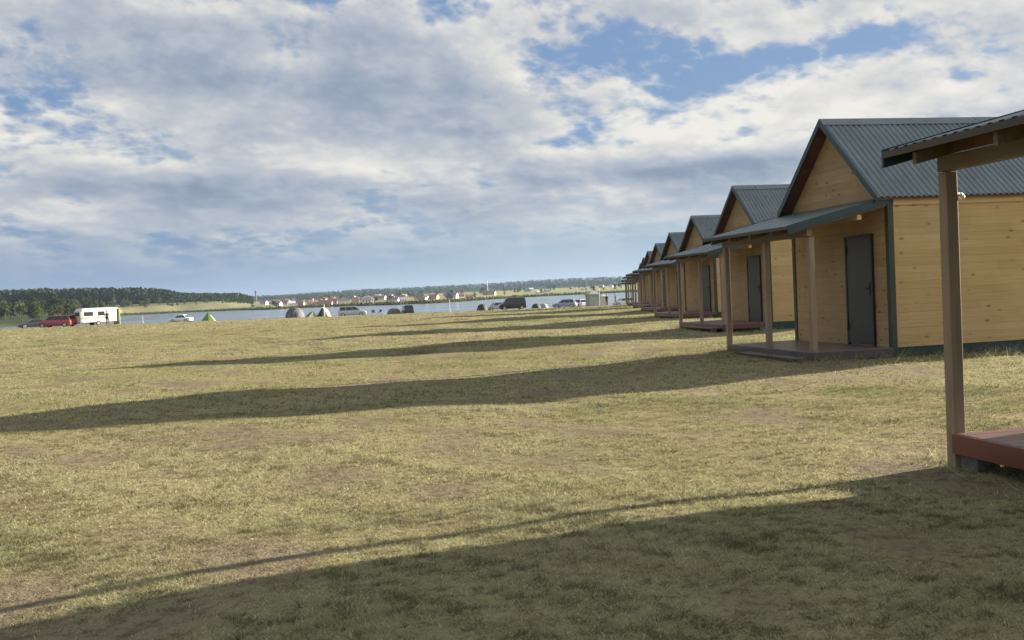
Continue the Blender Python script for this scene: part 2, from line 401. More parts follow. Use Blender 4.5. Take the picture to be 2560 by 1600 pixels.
# ------------------------------------------------------------------ cabins
cw, Hw, Hr, ov, pd, ro = 3.5635, 2.6475, 4.3246, .2686, 1.542, .39
ZD = .22; DEP = 5.2; EO = .12                    # deck height, cabin depth, eave overhang
ANG = .1986
def make_cabin(deckmat='deck_red'):
    root = empty('cabin', (0, 0, 0))
    z0 = ZD
    slope = (Hr-Hw)/(cw/2+EO)
    roofz = lambda u: z0+Hr-slope*abs(u-cw/2)
    # body: pentagonal, x = depth from the front, y = along the front
    wt = .05
    poly = [(0, z0), (cw, z0), (cw, roofz(cw)-wt*1.6), (cw/2, roofz(cw/2)-wt*1.6), (0, roofz(0)-wt*1.6)]
    wb_ = MB().prism(poly, 0, DEP); wb_.m[-2] = 1; wb_.build('wall', [M['pine'], M['pine_front_shaded']], root)
    p = MB(); p.box(.03, DEP-.03, .03, cw-.03, -.12, z0-.003); p.build('plinth', M['skirt'], root)
    for x0, x1, s0, s1 in ((-.02, .085, -.02, .085), (-.02, .085, cw-.085, cw+.02), (DEP-.085, DEP+.02, -.02, .085), (DEP-.085, DEP+.02, cw-.085, cw+.02)):
        MB().box(x0, x1, s0, s1, z0-.10, roofz(0)-.13).build('corner_trim', M['trim'], root)
    # roof sheets: trapezoid corrugation across the depth
    def corr(x0, x1, fz, amp=.022, per=.118):
        xs = []; x = x0
        while x < x1-1e-6:
            for dx, h in ((0, 0), (.36, 0), (.48, 1), (.88, 1)):
                xx = x+dx*per
                if xx <= x1: xs.append((xx, h*amp))
            x += per
        xs.append((x1, 0)); return xs
    mb = MB()
    prof = corr(-ov, DEP+.3, None)
    for sgn in (-1, 1):
        rows = []
        for k in range(2):
            u = cw/2 if k == 0 else (cw/2+sgn*(cw/2+EO))
            rows.append([(x, u, roofz(u)+h) for x, h in prof])
        n = len(prof); mb.add(rows[0]+rows[1], [(i, i+1, n+i+1, n+i) for i in range(n-1)])
        # underside of the sheet, thin
        rows = [[(x, u, roofz(u)+h-.004) for x, h in prof] for u in (cw/2, cw/2+sgn*(cw/2+EO))]
        mb.add(rows[0]+rows[1], [(i, n+i, n+i+1, i+1) for i in range(n-1)])
    roof = mb.build('roof', M['roof'], root)
    cap = MB()
    for sgn in (-1, 1):
        u = cw/2+sgn*.16
        cap.hexa([(-ov-.01, cw/2, roofz(cw/2)+.026), (DEP+.31, cw/2, roofz(cw/2)+.026), (DEP+.31, u, roofz(u)+.026), (-ov-.01, u, roofz(u)+.026)],
                 [(-ov-.01, cw/2, roofz(cw/2)+.034), (DEP+.31, cw/2, roofz(cw/2)+.034), (DEP+.31, u, roofz(u)+.034), (-ov-.01, u, roofz(u)+.034)])
    cap.build('ridge_cap', M['roof'], roof)
    for sgn in (-1, 1):
        u = cw/2+sgn*(cw/2+EO-.015)
        for xa, xb in ((-ov-.018, -ov+.006), (DEP+.294, DEP+.318)):
            rk = MB(); rk.hexa([(xa, cw/2, roofz(cw/2)-.11), (xb, cw/2, roofz(cw/2)-.11), (xb, u, roofz(u)-.11), (xa, u, roofz(u)-.11)],
                               [(xa, cw/2, roofz(cw/2)+.030), (xb, cw/2, roofz(cw/2)+.030), (xb, u, roofz(u)+.030), (xa, u, roofz(u)+.030)])
            rk.build('verge_trim', M['fascia'], roof)
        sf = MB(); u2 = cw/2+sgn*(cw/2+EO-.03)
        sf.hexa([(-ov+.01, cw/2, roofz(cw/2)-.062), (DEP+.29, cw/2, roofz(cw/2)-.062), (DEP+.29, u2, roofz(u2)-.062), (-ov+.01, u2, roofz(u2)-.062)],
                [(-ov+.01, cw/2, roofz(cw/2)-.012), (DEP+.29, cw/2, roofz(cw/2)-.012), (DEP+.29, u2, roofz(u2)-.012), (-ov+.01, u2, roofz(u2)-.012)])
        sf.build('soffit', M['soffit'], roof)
    for s0, s1 in ((-.030, -.002), (cw+.002, cw+.030)):
        MB().box(.09, DEP-.09, s0, s1, roofz(0)-.235, roofz(0)-.135).build('eave_board', M['pale_wood'], root)
    # door in the front wall
    u0, u1, zt = .50, 1.42, 2.05
    dr = MB(); dr.box(-.045, -.003, u0+.045, u1-.045, z0+.03, z0+zt-.045); door = dr.build('door', M['door'], root, bevel=.006)
    fr = MB(); fr.box(-.055, -.002, u0, u0+.045, z0+.004, z0+zt); fr.box(-.055, -.002, u1-.045, u1, z0+.004, z0+zt); fr.box(-.055, -.002, u0+.046, u1-.046, z0+zt-.045, z0+zt)
    fr.build('door_frame', M['black'], root)
    hd = MB(); hd.box(-.060, -.046, u0+.085, u0+.125, z0+.93, z0+1.17); hd.box(-.105, -.06, u0+.095, u0+.113, z0+1.05, z0+1.07); hd.box(-.112, -.094, u0+.098, u0+.225, z0+1.048, z0+1.07)
    hd.build('handle', M['black'], door)
    for zh in (.28, 1.72):
        MB().tube((-.062, u1-.05, z0+zh), (-.062, u1-.05, z0+zh+.14), .014).build('hinge', M['black'], door)
    # porch deck
    dk = MB(); nb = 30; bw = cw/nb
    for k in range(nb): dk.box(-pd+.001, -.005, k*bw+.003, (k+1)*bw-.003, z0-.035, z0)
    deck = dk.build('deck', M[deckmat+'_top'], root, bevel=.004)
    fs = MB(); fs.box(-pd-.028, -pd-.002, -.028, cw, z0-.155, z0-.004)
    fs.box(-pd, -.005, -.028, -.002, z0-.155, z0-.004); fs.box(-pd, -.005, cw-.028, cw-.002, z0-.155, z0-.04)
    fs.build('deck_fascia', M[deckmat], root, bevel=.004)
    for bx in (-pd+.14, -.25):
        for by in (.1, cw/2, cw-.1):
            MB().box(bx-.1, bx+.1, by-.1, by+.1, -.10, z0-.04).build('foundation_block', M['block'], root, bevel=.01)
    st = MB(); st.box(-pd-.33, -pd-.035, .1, 2.42, z0-.135, z0-.095); step = st.build('step', M[deckmat], root, bevel=.004)
    for by in (.3, 1.26, 2.2):
        MB().box(-pd-.27, -pd-.10, by-.03, by+.03, -.1, z0-.137).build('step_support', M['post'], step)
    # porch roof
    zw, zo = z0+Hw+.005, z0+2.1938                # heights at the wall and at the outer edge
    xo = -pd-ro; pz = lambda x: zw+(zo-zw)*(x/xo)
    ys = []
    y = -.02
    while y < cw+.2-1e-6:
        for dx, h in ((0, 0), (.36, 0), (.48, 1), (.88, 1)):
            if y+dx*.118 <= cw+.2: ys.append((y+dx*.118, h*.022))
        y += .118
    ys.append((cw+.2, 0)); n = len(ys)
    pm = MB()
    for dz, flip in ((0, 0), (-.004, 1)):
        rows = [[(x, yy, pz(x)+h+dz) for yy, h in ys] for x in (-.004, xo)]
        pm.add(rows[0]+rows[1], [((i, i+1, n+i+1, n+i) if not flip else (i, n+i, n+i+1, i+1)) for i in range(n-1)])
    pr = pm.build('porch_roof', M['roof'], root)
    et = MB(); et.box(xo-.016, xo-.002, -.02, cw+.2, pz(xo)-.040, pz(xo)+.010); et.build('eave_trim', M['brown_trim'], pr)
    for ya, yb in ((-.048, -.022), (cw+.202, cw+.226)):
        f = MB(); f.hexa([(-.006, ya, pz(0)-.115), (xo-.01, ya, pz(xo)-.115), (xo-.01, yb, pz(xo)-.115), (-.006, yb, pz(0)-.115)],
                         [(-.006, ya, pz(0)+.03), (xo-.01, ya, pz(xo)+.03), (xo-.01, yb, pz(xo)+.03), (-.006, yb, pz(0)+.03)]); f.build('porch_fascia', M['fascia'], pr)
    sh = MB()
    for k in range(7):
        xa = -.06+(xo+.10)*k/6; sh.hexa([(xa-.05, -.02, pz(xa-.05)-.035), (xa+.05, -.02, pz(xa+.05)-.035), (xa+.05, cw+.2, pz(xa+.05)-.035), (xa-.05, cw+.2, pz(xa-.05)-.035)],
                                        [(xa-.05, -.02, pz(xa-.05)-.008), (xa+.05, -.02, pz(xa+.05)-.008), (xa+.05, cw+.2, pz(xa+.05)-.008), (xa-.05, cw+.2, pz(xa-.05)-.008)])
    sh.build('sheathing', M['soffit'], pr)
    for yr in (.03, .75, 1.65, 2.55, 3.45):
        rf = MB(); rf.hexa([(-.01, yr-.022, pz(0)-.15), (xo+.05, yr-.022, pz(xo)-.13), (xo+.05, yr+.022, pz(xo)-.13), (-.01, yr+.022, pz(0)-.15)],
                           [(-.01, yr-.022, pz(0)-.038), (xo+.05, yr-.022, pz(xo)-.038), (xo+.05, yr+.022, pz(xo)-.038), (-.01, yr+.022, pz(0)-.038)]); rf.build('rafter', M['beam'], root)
    zb = pz(-pd)-.152
    MB().box(-pd-.04, -pd+.055, -.02, cw+.05, zb-.115, zb).build('porch_beam', M['beam'], root, bevel=.004)
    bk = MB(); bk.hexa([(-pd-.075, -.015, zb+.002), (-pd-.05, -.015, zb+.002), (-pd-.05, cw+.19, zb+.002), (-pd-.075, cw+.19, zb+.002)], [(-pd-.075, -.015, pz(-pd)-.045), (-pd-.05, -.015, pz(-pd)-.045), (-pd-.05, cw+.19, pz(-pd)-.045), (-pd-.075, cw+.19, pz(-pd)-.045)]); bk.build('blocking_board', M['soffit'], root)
    MB().box(-.62, -.54, -.03, cw, pz(-.58)-.235, pz(-.58)-.152).build('purlin', M['pale_wood'], root)
    for yp, zbot, xp in ((.055, z0+.001, -pd+.055), (1.78, z0+.001, -pd+.055), (cw+.053, -.12, -pd+.05)):
        MB().box(xp-.05, xp+.05, yp-.05, yp+.05, zbot, zb-.117).build('post', M['post'], root, bevel=.006)
    return root
CAB = [(5.593, 4.469, -1.2476), (6.722, 17.603, -1.2931), (7.873, 30.317, -1.2739), (8.927, 43.43, -1.277), (10.029, 56.65, -1.3029), (11.157, 69.89, -1.3364), (12.391, 83.13, -1.4029)]
# the row bends gently to the right at its far end
for px, Y, z in ((1606.5, 98.0, -1.58), (1599, 111.4, -1.78)):
    d = ray(px, 650); xa = d[0]/d[1]*Y
    CAB.append((xa+.3-cw/2*math.sin(-ANG), Y-1.75, z))
ORD = ['nearest cabin of the row, only its red-brown porch deck, post and porch roof edge showing',
       'largest fully visible pine cabin, with plum-grey deck, front step and lit side wall',
       'pine cabin directly behind the largest one, with wine-red deck and grey door',
       'third gabled cabin showing in the row, its grey door framed between porch posts',
       'fourth gabled cabin showing in the row, small, half hidden by its neighbour',
       'fifth gabled cabin showing in the row, only porch and roof tip visible',
       'sixth gabled cabin showing in the row, a dark roof tip against the sky',
       'second to last cabin at the far end of the row',
       'last cabin at the far end of the row, by the tents']
cab0 = make_cabin('deck_red')
for ch in [c for c in cab0.children if c.name.startswith('step')]:
    for g in list(ch.children): bpy.data.objects.remove(g)
    bpy.data.objects.remove(ch)
cab1 = make_cabin('deck_dark'); cab2 = make_cabin('deck_wine')
FOOT = []
for i, (x, y, z) in enumerate(CAB):
    c = cab0 if i == 0 else cab1 if i == 1 else cab2 if i == 2 else copy_tree(cab2)
    c.location = (x, y, CAMZ+z-ZD); c.rotation_euler = (0, 0, ANG)
    tag(c, ORD[i], 'cabin', 'wooden cabins standing in a row')
    FOOT.append((x, y))
hk = MB(); hk.tube((0, 0, 0), (.03, 0, .0), .028, .024, 10); hk.tube((.03, 0, 0), (.06, 0, -.01), .02, .034, 10); hk.tube((.06, 0, -.01), (.085, 0, -.035), .034, .022, 10)
h = hk.build('lamp_socket', M['white_plastic'], cab0, smooth=True); h.location = (-pd+.101, cw+.03, ZD+1.84); h.scale = (.75,)*3
tag(h, 'white lamp socket on the porch post')

# ------------------------------------------------------------------ grass
def build_grass():
    def zone(r0, r1, n, amin=-.62, amax=.60):
        a = RNG.uniform(amin, amax, n); r = np.sqrt(RNG.uniform(r0**2, r1**2, n)); return np.sin(a)*r, np.cos(a)*r
    parts = []
    for r0, r1, n, wd, hmin, hmax in ((2.6, 7, 260000, .0045, .008, .028), (7, 14, 260000, .007, .009, .030), (14, 30, 240000, .014, .012, .036), (30, 62, 190000, .030, .016, .045), (62, 190, 170000, .08, .022, .06)):
        x, y = zone(r0, r1, n); parts.append((x, y, np.full(n, wd), RNG.uniform(hmin, hmax, n)))
    # longer uncut grass round the cabins
    for (cx, cy) in FOOT[:5]:
        n = 26000 if cy < 25 else 9000
        lv = RNG.uniform(-pd-.4, 6, n); lu = RNG.uniform(-1.6, cw+.8, n)
        edge = np.minimum(np.abs(lu), np.abs(lu-cw)); keep = RNG.uniform(0, 1, n) < np.exp(-np.where((lu > 0) & (lu < cw), 0, np.minimum(np.abs(lu), np.abs(lu-cw)))*1.3)
        lv, lu = lv[keep], lu[keep]; c, s = math.cos(ANG), math.sin(ANG)
        x = cx+lv*c-lu*s; y = cy+lv*s+lu*c
        k = 1+cy/40
        hh = .04+.20*RNG.uniform(0, 1, len(x))**2.2; hh = np.where((lv < 0.1) & (lu > -.02) & (lu < cw+.02), hh*.55, hh)
        parts.append((x, y, np.full(len(x), .006*k), hh))
    x = np.concatenate([p[0] for p in parts]); y = np.concatenate([p[1] for p in parts]); wd = np.concatenate([p[2] for p in parts]); hh = np.concatenate([p[3] for p in parts])
    # nothing grows through the cabins
    keep = np.ones(len(x), bool); c, s = math.cos(ANG), math.sin(ANG)
    for (cx, cy) in FOOT:
        dx, dy = x-cx, y-cy; lv = dx*c+dy*s; lu = -dx*s+dy*c
        keep &= ~((lv > .02) & (lv < DEP-.02) & (lu > .02) & (lu < cw-.02))
    p1 = snoise(x, y, 1); p2 = snoise(x*2.7, y*2.7, 2); p3 = snoise(x*.3, y*.3, 3)
    rr = np.hypot(x, y); nf = np.clip((rr-14)/22, 0, 1)
    p4 = (.12*snoise(x*5, y*5, 4)+.35*snoise(x*13, y*13, 5)+.75*snoise(x*28, y*28, 6)+.65*snoise(x*52, y*52, 9))*(1-.75*nf)+(.45*snoise(x*1.7, y*3.4, 7)+.55*snoise(x*4, y*7, 8))*nf
    keep &= RNG.uniform(0, 1, len(x)) > np.clip((-.45-(p2+.5*p1))*.9, 0, .75)*(np.hypot(x, y) < 70)
    x, y, wd, hh, p1, p2, p3, p4 = [a[keep] for a in (x, y, wd, hh, p1, p2, p3, p4)]
    n = len(x); z = G(x, y)-.004
    hh = hh*np.clip(1+.35*p2+.30*p4, .35, 2.0)
    yaw = RNG.uniform(0, 2*math.pi, n); lean = RNG.uniform(.3, 2.6, n)*hh; ld = RNG.uniform(0, 2*math.pi, n)
    bx, by = np.cos(yaw)*wd/2, np.sin(yaw)*wd/2
    tx, ty = x+np.cos(ld)*lean, y+np.sin(ld)*lean
    V = np.empty((n*3, 3), np.float32)
    V[0::3] = np.column_stack([x-bx, y-by, z]); V[1::3] = np.column_stack([x+bx, y+by, z]); V[2::3] = np.column_stack([tx, ty, z+hh])
    straw = np.array([.415, .395, .235]); green = np.array([.25, .295, .11]); brown = np.array([.27, .205, .135]); pale = np.array([.62, .57, .38])
    u = RNG.uniform(0, 1, n)[:, None]; gsel = 1/(1+np.exp(-(p1*1.6+p3*1.5-.55+np.clip((np.hypot(x, y)-9)/14, 0, 1)*.75)))[:, None]
    base = straw*(1-gsel)+green*gsel
    bsel = np.clip(.35-.5*p2+.2*p1, .05, .7)[:, None]
    base = np.where(u < bsel*.75, brown, base); base = np.where(u > .86, pale*(1-.4*gsel), base)
    dk = np.clip(p4*1.35-.30+.2*p2, 0, .85)[:, None]; base = base*(1-dk)+np.array([.10, .092, .052])*dk
    base = base*RNG.uniform(.72, 1.2, (n, 1))
    me = bpy.data.meshes.new('grass'); me.vertices.add(n*3); me.vertices.foreach_set('co', V.ravel())
    me.loops.add(n*3); me.loops.foreach_set('vertex_index', np.arange(n*3, dtype=np.int32))
    me.polygons.add(n); me.polygons.foreach_set('loop_start', np.arange(0, n*3, 3, dtype=np.int32)); me.polygons.foreach_set('loop_total', np.full(n, 3, np.int32))
    me.update(calc_edges=True)
    ca = me.color_attributes.new('tint', 'FLOAT_COLOR', 'POINT'); buf = np.ones((n*3, 4), np.float32); buf[:, :3] = np.repeat(base, 3, 0); ca.data.foreach_set('color', buf.ravel())
    m = bpy.data.materials.new('grass_blades'); m.use_nodes = True; t = NT(m.node_tree); t.N.clear()
    o = t.n('ShaderNodeOutputMaterial'); at = t.n('ShaderNodeVertexColor', layer_name='tint').outputs[0]
    d = t.n('ShaderNodeBsdfDiffuse'); tr = t.n('ShaderNodeBsdfTranslucent'); t.L.new(at, d.inputs[0]); t.L.new(at, tr.inputs[0])
    mx = t.n('ShaderNodeMixShader'); mx.inputs[0].default_value = .38; t.L.new(d.outputs[0], mx.inputs[1]); t.L.new(tr.outputs[0], mx.inputs[2]); t.L.new(mx.outputs[0], o.inputs[0])
    me.materials.append(m)
    ob = bpy.data.objects.new('grass', me); COL.objects.link(ob); tag(ob, 'short dry yellow-green grass covering the field', 'grass', kind='stuff')
build_grass()
#@@MORE@@
# ------------------------------------------------------------------ trees, forest, reeds
def leafmat(name, a, b_, tl=.25):
    m = bpy.data.materials.new(name); m.use_nodes = True; t = NT(m.node_tree); t.N.clear()
    o = t.n('ShaderNodeOutputMaterial'); p = t.n('ShaderNodeNewGeometry').outputs['Position']
    oi = t.n('ShaderNodeObjectInfo').outputs['Random']
    f = t.m('ADD', t.m('MULTIPLY', t.mr(t.noise(p, .35, 4, .7), .3, .7), .6), t.m('MULTIPLY', oi, .4))
    c = t.mix(f, C4(a), C4(b_)); d = t.n('ShaderNodeBsdfDiffuse'); tr = t.n('ShaderNodeBsdfTranslucent'); t.L.new(c, d.inputs[0]); t.L.new(c, tr.inputs[0])
    mx = t.n('ShaderNodeMixShader'); mx.inputs[0].default_value = tl; t.L.new(d.outputs[0], mx.inputs[1]); t.L.new(tr.outputs[0], mx.inputs[2]); t.L.new(mx.outputs[0], o.inputs[0])
    return m
M['bark'] = simple('bark', (.10, .075, .055), .9, .3, 3)
M['broad'] = leafmat('broadleaf_foliage', (.034, .055, .022), (.075, .10, .038))
M['olive'] = leafmat('willow_foliage', (.075, .095, .045), (.135, .155, .07))
M['conif'] = leafmat('pine_foliage', (.018, .034, .022), (.045, .068, .036), .15)
M['reed'] = leafmat('reed_leaves', (.055, .065, .025), (.13, .13, .05))
def leaves(mb, cen, rad, n, size, rg, flat=1.0):
    for _ in range(n):
        v = rg.normal(size=3); v /= np.linalg.norm(v); rr = rg.uniform(.45, 1.0)**.6
        p = np.array(cen)+v*np.array(rad)*rr
        a = rg.normal(size=3); a /= np.linalg.norm(a); b = np.cross(a, rg.normal(size=3)); b /= np.linalg.norm(b)
        s = size*rg.uniform(.6, 1.3); mb.add([p-a*s, p+b*s*.6, p+a*s, p-b*s*.6], [(0, 1, 2, 3)])
def tree_proto(kind, seed):
    """unit height tree: returns meshes (trunk, crown)"""
    rg = np.random.default_rng(seed); tk = MB(); cr = MB()
    if kind == 'conif':
        tk.tube((0, 0, -.02), (0, 0, .9), .016, .004, 6)
        for k in range(9):
            h = .22+.75*k/9; r = .17*(1-(h-.2)/.85)+.012
            leaves(cr, (rg.normal()*.01, rg.normal()*.01, h), (r, r, .06), 22, .055*(1.15-h*.6), rg)
    else:
        tk.tube((0, 0, -.02), (.01, .01, .45), .022, .014, 6)
        for k in range(4):
            a = rg.uniform(0, 6.28); tk.tube((.005, .005, .25+.05*k), (math.cos(a)*.18, math.sin(a)*.18, .55+.06*k), .011, .004, 5)
        for k in range(9):
            a = rg.uniform(0, 6.28); r = rg.uniform(.03, .22); h = rg.uniform(.20, .84)
            q = rg.uniform(.12, .20); leaves(cr, (math.cos(a)*r*(1.2-h), math.sin(a)*r*(1.2-h), h), (q, q, q*.85), 34, .05, rg)
    return tk, cr
PROTO = {}
def get_proto(kind, var, mat):
    k = (kind, var, mat)
    if k not in PROTO:
        tk, cr = tree_proto(kind, var*17+len(kind))
        root = empty('pine_tree' if kind == 'conif' else 'tree', (0, 0, 0)); tk.build('trunk', M['bark'], root); cr.build('crown', M[mat], root)
        PROTO[k] = [root, False]
    return PROTO[k]
def plant(kind, mat, px, r, h, label, group, wide=1.0, name=None):
    pr = get_proto(kind, random.randrange(4), mat)
    root = pr[0] if not pr[1] else copy_tree(pr[0]); pr[1] = True
    a = azel(px, 770)[0]; x, y = math.sin(a)*r, math.cos(a)*r
    root.location = (x, y, g1(x, y)-.1); root.rotation_euler = (0, 0, random.uniform(0, 6.28)); root.scale = (h*wide, h*wide, h)
    tag(root, label, 'tree', group); return root
# headland on the left, in front of the pine forest
for i in range(80):
    px = random.uniform(-230, 285); r = random.uniform(548, 800); edge = max(0, (px-180)/105)
    k = random.random()
    if k < .45: plant('broad', 'broad', px, r, random.uniform(8, 14)*(1-.35*edge), 'dark green bushy tree on the wooded lakeshore behind the red car and caravan', 'dark leafy trees on the left lakeshore', 1.15)
    elif k < .75: plant('broad', 'olive', px, r, random.uniform(7, 12)*(1-.3*edge), 'pale olive-green leafy tree on the wooded lakeshore at the left', 'pale leafy trees on the left lakeshore', 1.1)
    else: plant('conif', 'conif', px, r, random.uniform(11, 16)*(1-.3*edge), 'dark narrow pine among the leafy lakeshore trees at the left', 'pines on the left lakeshore', 1.3)
# pale trees along the foot of the forest, over the meadow
for i in range(34):
    px = random.uniform(270, 600) if i > 12 else random.uniform(180, 380)
    r = random.uniform(1130, 1200); plant('broad', 'olive' if random.random() < .6 else 'broad', px, r, random.uniform(6, 12)*(1-.5*max(0, (px-300)/300)), 'pale green tree at the foot of the dark forest above the far meadow', 'trees along the forest foot', 1.25)
def forest(name, spots, label, conif=True, size=1.0):
    """far wood that reads as one mass"""
    rg = np.random.default_rng(5); V = []; Fc = []; n = 0
    for x, y, h in spots:
        z = g1(x, y); L = 26 if conif == True else 14
        hs = rg.uniform(.12, 1.0, L); rad = h*.16*(1.15-hs)*size+.3
        if conif == 2: hs = rg.uniform(.2, 1.0, L); rad = h*.42*np.sqrt(np.maximum(.05, 1-(2*hs-1.1)**2))
        th = rg.uniform(0, 6.28, L)
        for k in range(L):
            c = np.array([x+math.cos(th[k])*rad[k], y+math.sin(th[k])*rad[k], z+hs[k]*h]); s = h*.075*rg.uniform(.7, 1.5)*(1.7 if conif == 2 else 1)
            a = rg.normal(size=3); a /= np.linalg.norm(a); b = np.cross(a, rg.normal(size=3)); b /= np.linalg.norm(b)
            V += [c-a*s, c+b*s*.7, c+a*s, c-b*s*.7]; Fc.append((n, n+1, n+2, n+3)); n += 4
    me = bpy.data.meshes.new(name); me.from_pydata([tuple(v) for v in V], [], Fc); me.materials.append(M['conif'])
    o = bpy.data.objects.new(name, me); COL.objects.link(o); tag(o, label, 'forest', kind='stuff'); return o
sp = []
TOPX = [-400, 0, 90, 280, 370, 430, 452, 600, 632]; TOPH = [55, 55, 56, 52, 49, 42, 35, 28, 19]
for i in range(1700):
    px = random.uniform(-420, 632); hi = np.interp(px, TOPX, TOPH)
    r = random.uniform(1190, 1420); a = azel(px, 770)[0]; x, y = math.sin(a)*r, math.cos(a)*r
    top = CAMZ+hi/F*r; h = (top-g1(x, y))*random.uniform(.86, 1.0)
    if h > 2: sp.append((x, y, h))
forest('forest', sp, 'dark pine forest on the far left shore')
sp = []
for i in range(3800):
    px = random.uniform(250, 1900); r = random.uniform(2550, 3750); a = azel(px, 740)[0]; x, y = math.sin(a)*r, math.cos(a)*r
    sp.append((x, y, random.uniform(9, 14)))
forest('distant_forest', sp, 'blue-green wooded ridge on the horizon', conif=2)
def reeds():
    rg = np.random.default_rng(9); mb = MB()
    for i in range(5200):
        px = rg.uniform(285, 1750); a = azel(px, 760)[0]; rs = float(shore(a)+14*np.sin(a*55)+6*np.sin(a*171)); r = rs+rg.uniform(-6, 9)
        x, y = math.sin(a)*r, math.cos(a)*r; z = max(g1(x, y), LAKE-.3); h = rg.uniform(.9, 2.3) if px > 620 else rg.uniform(.8, 1.7); w = rg.uniform(.5, 1.4)
        t = rg.uniform(0, 3.14); c, s = math.cos(t)*w/2, math.sin(t)*w/2
        mb.add([(x-c, y-s, z), (x+c, y+s, z), (x+c*.5+rg.normal()*.2, y+s*.5, z+h), (x-c*.6, y-s*.6+rg.normal()*.2, z+h*rg.uniform(.7, 1))], [(0, 1, 2, 3)])
    o = mb.build('reeds', M['reed']); tag(o, 'dark reeds lining the far lakeshore', 'reeds', kind='stuff')
reeds()

# ------------------------------------------------------------------ village across the lake
WALLS = {'white': simple('white_render', (.72, .70, .66), .8, .1, .5), 'cream': simple('cream_render', (.62, .54, .40), .8, .1, .5), 'pink': simple('pinkish_brick', (.50, .33, .27), .85, .15, .6), 'grey': simple('grey_render', (.42, .42, .41), .8, .1, .5)}
ROOFS = {'grey': simple('slate_roof', (.20, .21, .22), .6, .2, .5), 'red': simple('red_brown_roof', (.30, .17, .135), .7, .2, .5), 'dark': simple('dark_roof', (.09, .085, .08), .7, .2, .5), 'pale': simple('pale_metal_roof', (.62, .63, .64), .4, .1, .5)}
M['glass'] = simple('window_glass', (.03, .035, .04), .16, .2, 3, spec=.5)
def make_house(wm, rm, w, l, h, rh):
    root = empty('house', (0, 0, 0))
    wl = MB(); wl.prism([(-w/2, -1.0), (w/2, -1.0), (w/2, h), (0, h+rh-.05), (-w/2, h)], -l/2, l/2); wl.build('wall', WALLS[wm], root)
    rf = MB()
    for s in (-1, 1):
        e = w/2+.5; zz = h-rh*.5/(w/2)
        rf.hexa([(-l/2-.4, 0, h+rh), (l/2+.4, 0, h+rh), (l/2+.4, s*e, zz), (-l/2-.4, s*e, zz)], [(-l/2-.4, 0, h+rh+.25), (l/2+.4, 0, h+rh+.25), (l/2+.4, s*e, zz+.25), (-l/2-.4, s*e, zz+.25)])
    roof = rf.build('roof', ROOFS[rm], root)
    MB().box(l*.18, l*.18+.7, .5, 1.2, h+rh*.5, h+rh+1.1).build('chimney', WALLS['pink'], roof)
    for s in (-1, 1):
        for k in (-.3, .05, .32):
            MB().box(l*k-.55, l*k+.55, s*(w/2+.02)-.02, s*(w/2+.02)+.02, 1.0, 2.5).build('window', M['glass'], root)
    MB().box(l/2+.0, l/2+.04, -.6, .6, 1.0, 2.5).build('window', M['glass'], root); MB().box(-l/2-.04, -l/2, -.6, .6, 1.0, 2.5).build('window', M['glass'], root)
    return root
NAMES = {('white', 'grey'): 'white house with slate-grey roof', ('cream', 'red'): 'cream house with red-brown roof', ('pink', 'dark'): 'pinkish brick house with dark roof', ('white', 'pale'): 'white house with pale metal roof', ('cream', 'grey'): 'cream house with grey roof', ('pink', 'red'): 'pinkish brick house with red-brown roof', ('grey', 'dark'): 'grey house with dark roof'}
HP = {}
def house(px, r, key, sc=1.0, rot=None):
    if key not in HP:
        o = make_house(key[0], key[1], 8.5, 10.5, 3.4, 3.0)
    else: o = copy_tree(HP[key])
    HP.setdefault(key, o)
    a = azel(px, 765)[0]; x, y = math.sin(a)*r, math.cos(a)*r
    o.location = (x, y, g1(x, y)); o.rotation_euler = (0, 0, random.uniform(-.6, .6) if rot is None else rot); o.scale = (sc,)*3
    tag(o, NAMES[key]+' in the village across the lake', 'house', NAMES[key].replace('house', 'houses')+' in the far village'); return o
keys = list(NAMES)
random.seed(21)
for i in range(110):
    px = random.choice([random.uniform(660, 760), random.uniform(770, 920), random.uniform(770, 920), random.uniform(920, 1060), random.uniform(1060, 1250)])
    a = azel(px, 760)[0]; r = float(shore(a))+random.uniform(35, 420)
    key = random.choice([('pink', 'red'), ('pink', 'dark'), ('cream', 'red'), ('white', 'grey')]) if 770 < px < 930 else random.choice(keys)
    house(px, r, key, random.uniform(.45, .75))
for i in range(13):
    px = random.uniform(1260, 1570); a = azel(px, 740)[0]; house(px, float(shore(a))+random.uniform(120, 800), random.choice([('white', 'pale'), ('cream', 'grey'), ('white', 'grey')]), random.uniform(.4, .65))
for i in range(70):
    px = random.uniform(630, 1560); a = azel(px, 750)[0]; r = float(shore(a))+random.uniform(20, 700)
    plant('broad', 'broad', px, r, random.uniform(3.5, 7.5), 'small dark leafy tree scattered about the village across the lake', 'trees in the far village', 1.35)
def tower(px, r, h, w, mat, name, label, cat):
    a = azel(px, 745)[0]; x, y = math.sin(a)*r, math.cos(a)*r; o = empty(name, (x, y, g1(x, y)))
    MB().tube((0, 0, -1), (0, 0, h*.82), w*.38, w*.30, 12).build('shaft', mat, o)
    MB().tube((0, 0, h*.80), (0, 0, h), w*.5, w*.5, 14).build('tank' if name == 'water_tower' else 'cap', mat, o); tag(o, label, cat); return o
tower(640, 2480, 27, 5.5, simple('dark_brick_tower', (.12, .10, .10), .8), 'water_tower', 'dark water tower rising over the ridge beside the forest end', 'tower')
tower(1220, 2480, 27, 2.6, WALLS['white'], 'mast', 'slim white mast on the wooded ridge beyond the lake', 'mast')

